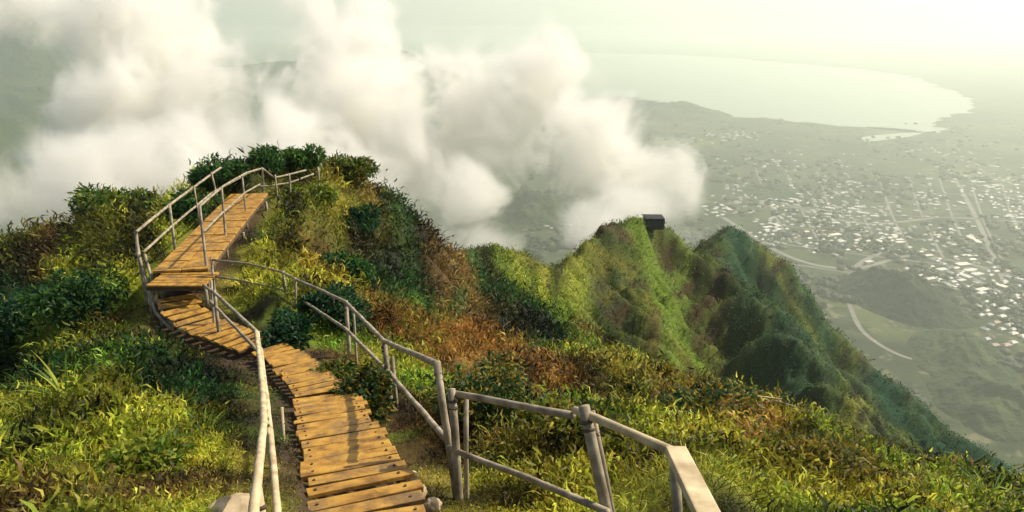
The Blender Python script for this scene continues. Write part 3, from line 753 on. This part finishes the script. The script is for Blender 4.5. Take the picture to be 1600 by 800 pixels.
B = [('dark round bush at the very top of the knob behind the ramp', 420,272,20.3,1.4,.7,G1+G3), ('low bush left of the ramp top against the mist', 345,290,18.8,1.3,.55,G1+G3),
 ('dark bush beside the middle of the left ramp rail', 300,310,16.8,1.0,.6,G3+G1), ('bush right of the ramp top beside a short post', 470,288,21,1.1,.55,G1),
 ('wide bush on the rounded right top of the knob', 550,290,23.8,1.6,.7,G4+G1), ('yellow green bush on the upper face of the knob', 490,305,19.6,1.4,.6,G2),
 ('low shaded bush in the hollow of the bend between the two lower flights', 452,528,10.3,.75,.32,G3), ('small leafy bush hanging over the top treads of the nearest flight', 520,583,8.2,.55,.3,G1+G4), ('dark bush in the middle of the knob', 560,360,19,1.3,.8,G3), ('bushy mound on the left skyline', 185,335,23.2,2.2,.9,G2+G1), ('small bush left of the skyline mound', 140,355,22.8,1.2,.5,G1),
 ('small bush right of the skyline mound beside the ramp rail', 240,345,20.8,1.2,.6,G1+G3), ('deep green bush at the far left edge', 20,480,13.5,1.6,.9,G3), ('deep green bush left of the turning treads', 120,500,12.4,1.4,.8,G3+G1),
 ('green bush just right of the knob path', 540,430,14.0,.9,.6,G1+G3), ('deep green bush between the bend of the steps and the right handrail', 520,505,11.0,1.0,.55,G3),
 ('yellow bush low on the left slope', 250,770,4.2,.45,.28,G2), ('dark bush beside the right end of the treads', 590,640,7.0,.7,.42,G3+G4), ('dim bush behind the second right handrail', 760,660,6.8,1.0,.5,G3+G4),
 ('bushy clump below the bent post', 880,700,5.9,.7,.35,G2+G4), ('tawny bush right of the cap rail', 1250,760,6.0,.9,.35,G4), ('dark scrub clump on the shoulder past the cap rail', 1080,670,8.4,1.3,.5,G3+G4)]
for b_ in B:
    d_ = b_[3]; bush(*b_, nleaf=int(1300 + 1100 * min(b_[4], 2)), leaf=0.03 + 0.0048 * d_)
def tuft(label, u, v, d, n_, L, cols, group='spiky tufts on the ridge', width=0.03):
    base = P(u, v, d); base.z = ground_z(base.x, base.y); root = empty('spiky_tuft', base); tag(root, label, 'spiky plant', group)
    V_, F_, K_ = [], [], []
    for k in range(n_):
        a = random.random() * 6.28; el = random.uniform(.35, 1.35); l = L * random.uniform(.6, 1.15); d2 = Vector((math.cos(a), math.sin(a), 0)); s = Vector((-math.sin(a), math.cos(a), 0))
        c = np.array(random.choice(cols)) * random.uniform(.7, 1.3); p = base + d2 * .03; o_ = len(V_); 
        for j in range(6):
            f_ = j / 5; e_ = el - f_ * 1.0; w2 = width * (1 - f_) ** .7 * (0.6 + 1.2 * f_ * (1 - f_)) + .001
            V_ += [p - s * w2 / 2, p + s * w2 / 2]; K_ += [c, c]
            p = p + (d2 * math.cos(e_) + Vector((0, 0, math.sin(e_)))) * l / 5
            if j < 5: F_.append((o_ + 2 * j, o_ + 2 * j + 1, o_ + 2 * j + 3, o_ + 2 * j + 2))
    link_mesh('blades', np_mesh('blades', np.array(V_), np.array(F_), True, np.array(K_)), M_leaf, root)
    bm = bmesh.new(); tube(bm, [base - Vector((0, 0, .05)), base + Vector((0, 0, .06))], .03, 8); bm_obj('crown_base', bm, M_bark, root, True)
T = [('bright green spiky tuft at the lower right near the photo edge', 1370,720,9.5,46,.62), ('large spiky tuft between the lower right tufts', 1440,770,8.2,46,.6), ('spiky tuft at the bottom right corner', 1545,790,8.8,44,.6),
     ('spiky tuft above the bottom edge at the lower right', 1330,790,6.6,40,.42), ('spiky tuft on the shoulder below the dark spur', 1300,715,10.5,40,.6), ('spiky tuft nearest the far right edge', 1590,745,11.5,40,.6),
     ('bright green spiky fern on the lower left slope', 120,690,6.3,50,.5), ('green spiky fern left of the bright fern', 60,640,8.0,44,.5), ('thin spiky tuft at the bottom left', 190,790,4.0,26,.32), ('spiky tuft on the far left middle slope', 40,560,10.8,40,.6),
     ('spiky tuft on the slope left of the end-on handrail', 320,690,5.4,30,.28)]
for t2 in T: tuft(*t2, G2 + [(.12, .24, .03)])
def branch(label, u, v, d, L):
    base = P(u, v, d); base.z = ground_z(base.x, base.y); root = empty('dead_branch', base); tag(root, label, 'branch', 'bare dead branches')
    bm = bmesh.new(); a = random.uniform(-.5, .5); dr = Vector((math.cos(a), math.sin(a), .12)).normalized(); tip = base + dr * L
    tube(bm, [base, base.lerp(tip, .5) + Vector((0, 0, L * .12)), tip], lambda f: .022 * (1 - .7 * f) * (1 + d * .02), 6)
    for k in range(5):
        s = base.lerp(tip, random.uniform(.2, .9)) + Vector((0, 0, L * .08)); e = s + Vector((random.uniform(-.3, .6), random.uniform(-.4, .4), random.uniform(.0, .22))) * L * .6
        tube(bm, [s, s.lerp(e, .5) + Vector((0, 0, .02)), e], lambda f: .011 * (1 - .7 * f) * (1 + d * .02), 5)
    bm_obj('bough', bm, M_stone, root, True)
branch('bare pale branch lying on the shoulder above the cap rail', 1090, 640, 10.5, 1.2); branch('bare pale branch right of the one above the cap rail', 1160, 655, 11.5, .9)
branch('bare twig on the grass right of the cap rail', 1150, 720, 6.6, .5); branch('bare twig at the bottom right corner', 1540, 770, 9.5, .8); branch('bare branch at the bottom left edge', 90, 780, 4.6, .35)

# ------------------------------------------------------------------ mist clouds (true volumes) and the air
def cloud_mat(name, dens, nscale, thr):
    m = bpy.data.materials.new(name); m.use_nodes = True; t = m.node_tree; t.nodes.remove(t.nodes['Principled BSDF'])
    pv = t.nodes.new('ShaderNodeVolumePrincipled'); pv.inputs['Color'].default_value = (1.0, 0.988, 0.962, 1); pv.inputs['Anisotropy'].default_value = 0.0
    tc = t.nodes.new('ShaderNodeTexCoord'); le = t.nodes.new('ShaderNodeVectorMath'); le.operation = 'LENGTH'; t.links.new(tc.outputs['Object'], le.inputs[0])
    g = t.nodes.new('ShaderNodeNewGeometry'); ns = t.nodes.new('ShaderNodeTexNoise'); ns.inputs['Scale'].default_value = nscale; ns.inputs['Detail'].default_value = 6; ns.inputs['Roughness'].default_value = .66; ns.inputs['Distortion'].default_value = .6
    t.links.new(g.outputs['Position'], ns.inputs['Vector'])
    a = t.nodes.new('ShaderNodeMath'); a.operation = 'MULTIPLY_ADD'; a.inputs[1].default_value = 3.6; t.links.new(ns.outputs['Fac'], a.inputs[0]); a.inputs[2].default_value = -1.8 + thr
    b = t.nodes.new('ShaderNodeMath'); b.operation = 'SUBTRACT'; b.inputs[0].default_value = 1.0; t.links.new(le.outputs['Value'], b.inputs[1])
    c = t.nodes.new('ShaderNodeMath'); c.operation = 'ADD'; t.links.new(a.outputs[0], c.inputs[0]); t.links.new(b.outputs[0], c.inputs[1])
    # the cloud must vanish at the shell: times the falloff
    mr = t.nodes.new('ShaderNodeMapRange'); mr.interpolation_type = 'SMOOTHSTEP'; mr.inputs[1].default_value = 0.30; mr.inputs[2].default_value = 0.85; mr.inputs[4].default_value = dens
    t.links.new(c.outputs[0], mr.inputs[0])
    e = t.nodes.new('ShaderNodeMapRange'); e.interpolation_type = 'SMOOTHSTEP'; e.inputs[1].default_value = 0.0; e.inputs[2].default_value = 0.4; t.links.new(b.outputs[0], e.inputs[0])
    f = t.nodes.new('ShaderNodeMath'); f.operation = 'MULTIPLY'; t.links.new(mr.outputs[0], f.inputs[0]); t.links.new(e.outputs[0], f.inputs[1])
    t.links.new(f.outputs[0], pv.inputs['Density']); t.links.new(pv.outputs[0], t.nodes['Material Output'].inputs['Volume'])
    return m
M_cloud = cloud_mat('mist', 0.04, 0.017, 0.0)
bm = bmesh.new(); bmesh.ops.create_icosphere(bm, subdivisions=4, radius=1.0); sph = bpy.data.meshes.new('puff'); bm.to_mesh(sph); bm.free(); sph.materials.append(M_cloud)
def cloud(label, puffs):
    root = empty('mist_cloud', P(*puffs[0][:3])); tag(root, label, 'cloud', 'mist clouds rising behind the ridge')
    for (u, v, d, rx, rz) in puffs:
        k = d / F_PX; o = bpy.data.objects.new('puff', sph); C.objects.link(o); o.parent = root; o.matrix_parent_inverse = Matrix.Translation(-root.location)
        o.location = P(u, v, d); o.scale = (rx * k, (rx + rz) / 2 * k, rz * k)
cloud('tall cream mist cloud at the upper left', [(210,40,900,170,160),(270,140,850,180,150),(180,190,820,160,120),(40,-5,900,190,95),(70,255,760,120,60)])
cloud('low white mist bank behind the ramp and the left skyline', [(60,310,600,240,85),(230,260,560,240,120),(420,240,620,200,120),(520,300,600,180,120)])
cloud('broad pale mist column in the upper middle', [(545,50,900,130,130),(580,170,800,170,180),(490,180,850,140,140),(660,250,760,150,150)])
cloud('big billowing white cloud above the saddle of the ridge', [(870,130,800,120,120),(770,190,780,150,150),(920,230,720,140,120),(1020,280,680,120,90),(730,330,600,100,110),(990,330,560,100,90)])
cloud('thin mist lying against the foot of the middle peak', [(760,380,420,100,50),(950,360,380,110,70),(1085,375,330,60,40)])

hz = bpy.data.materials.new('air'); hz.use_nodes = True; t = hz.node_tree; t.nodes.remove(t.nodes['Principled BSDF'])
pv = t.nodes.new('ShaderNodeVolumePrincipled'); pv.inputs['Color'].default_value = (0.91, 0.985, 0.90, 1); pv.inputs['Density'].default_value = 0.00021; pv.inputs['Anisotropy'].default_value = 0.45
t.links.new(pv.outputs[0], t.nodes['Material Output'].inputs['Volume'])
bm = bmesh.new(); vs_ = [bm.verts.new((x, y, z)) for z in (-509.5, 420) for x, y in ((-9500, -900), (12500, -900), (12500, 14000), (-9500, 14000))]
for f in ((0, 3, 2, 1), (4, 5, 6, 7), (0, 1, 5, 4), (1, 2, 6, 5), (2, 3, 7, 6), (3, 0, 4, 7)): bm.faces.new([vs_[i] for i in f])
tag(bm_obj('haze', bm, hz), kind='stuff')
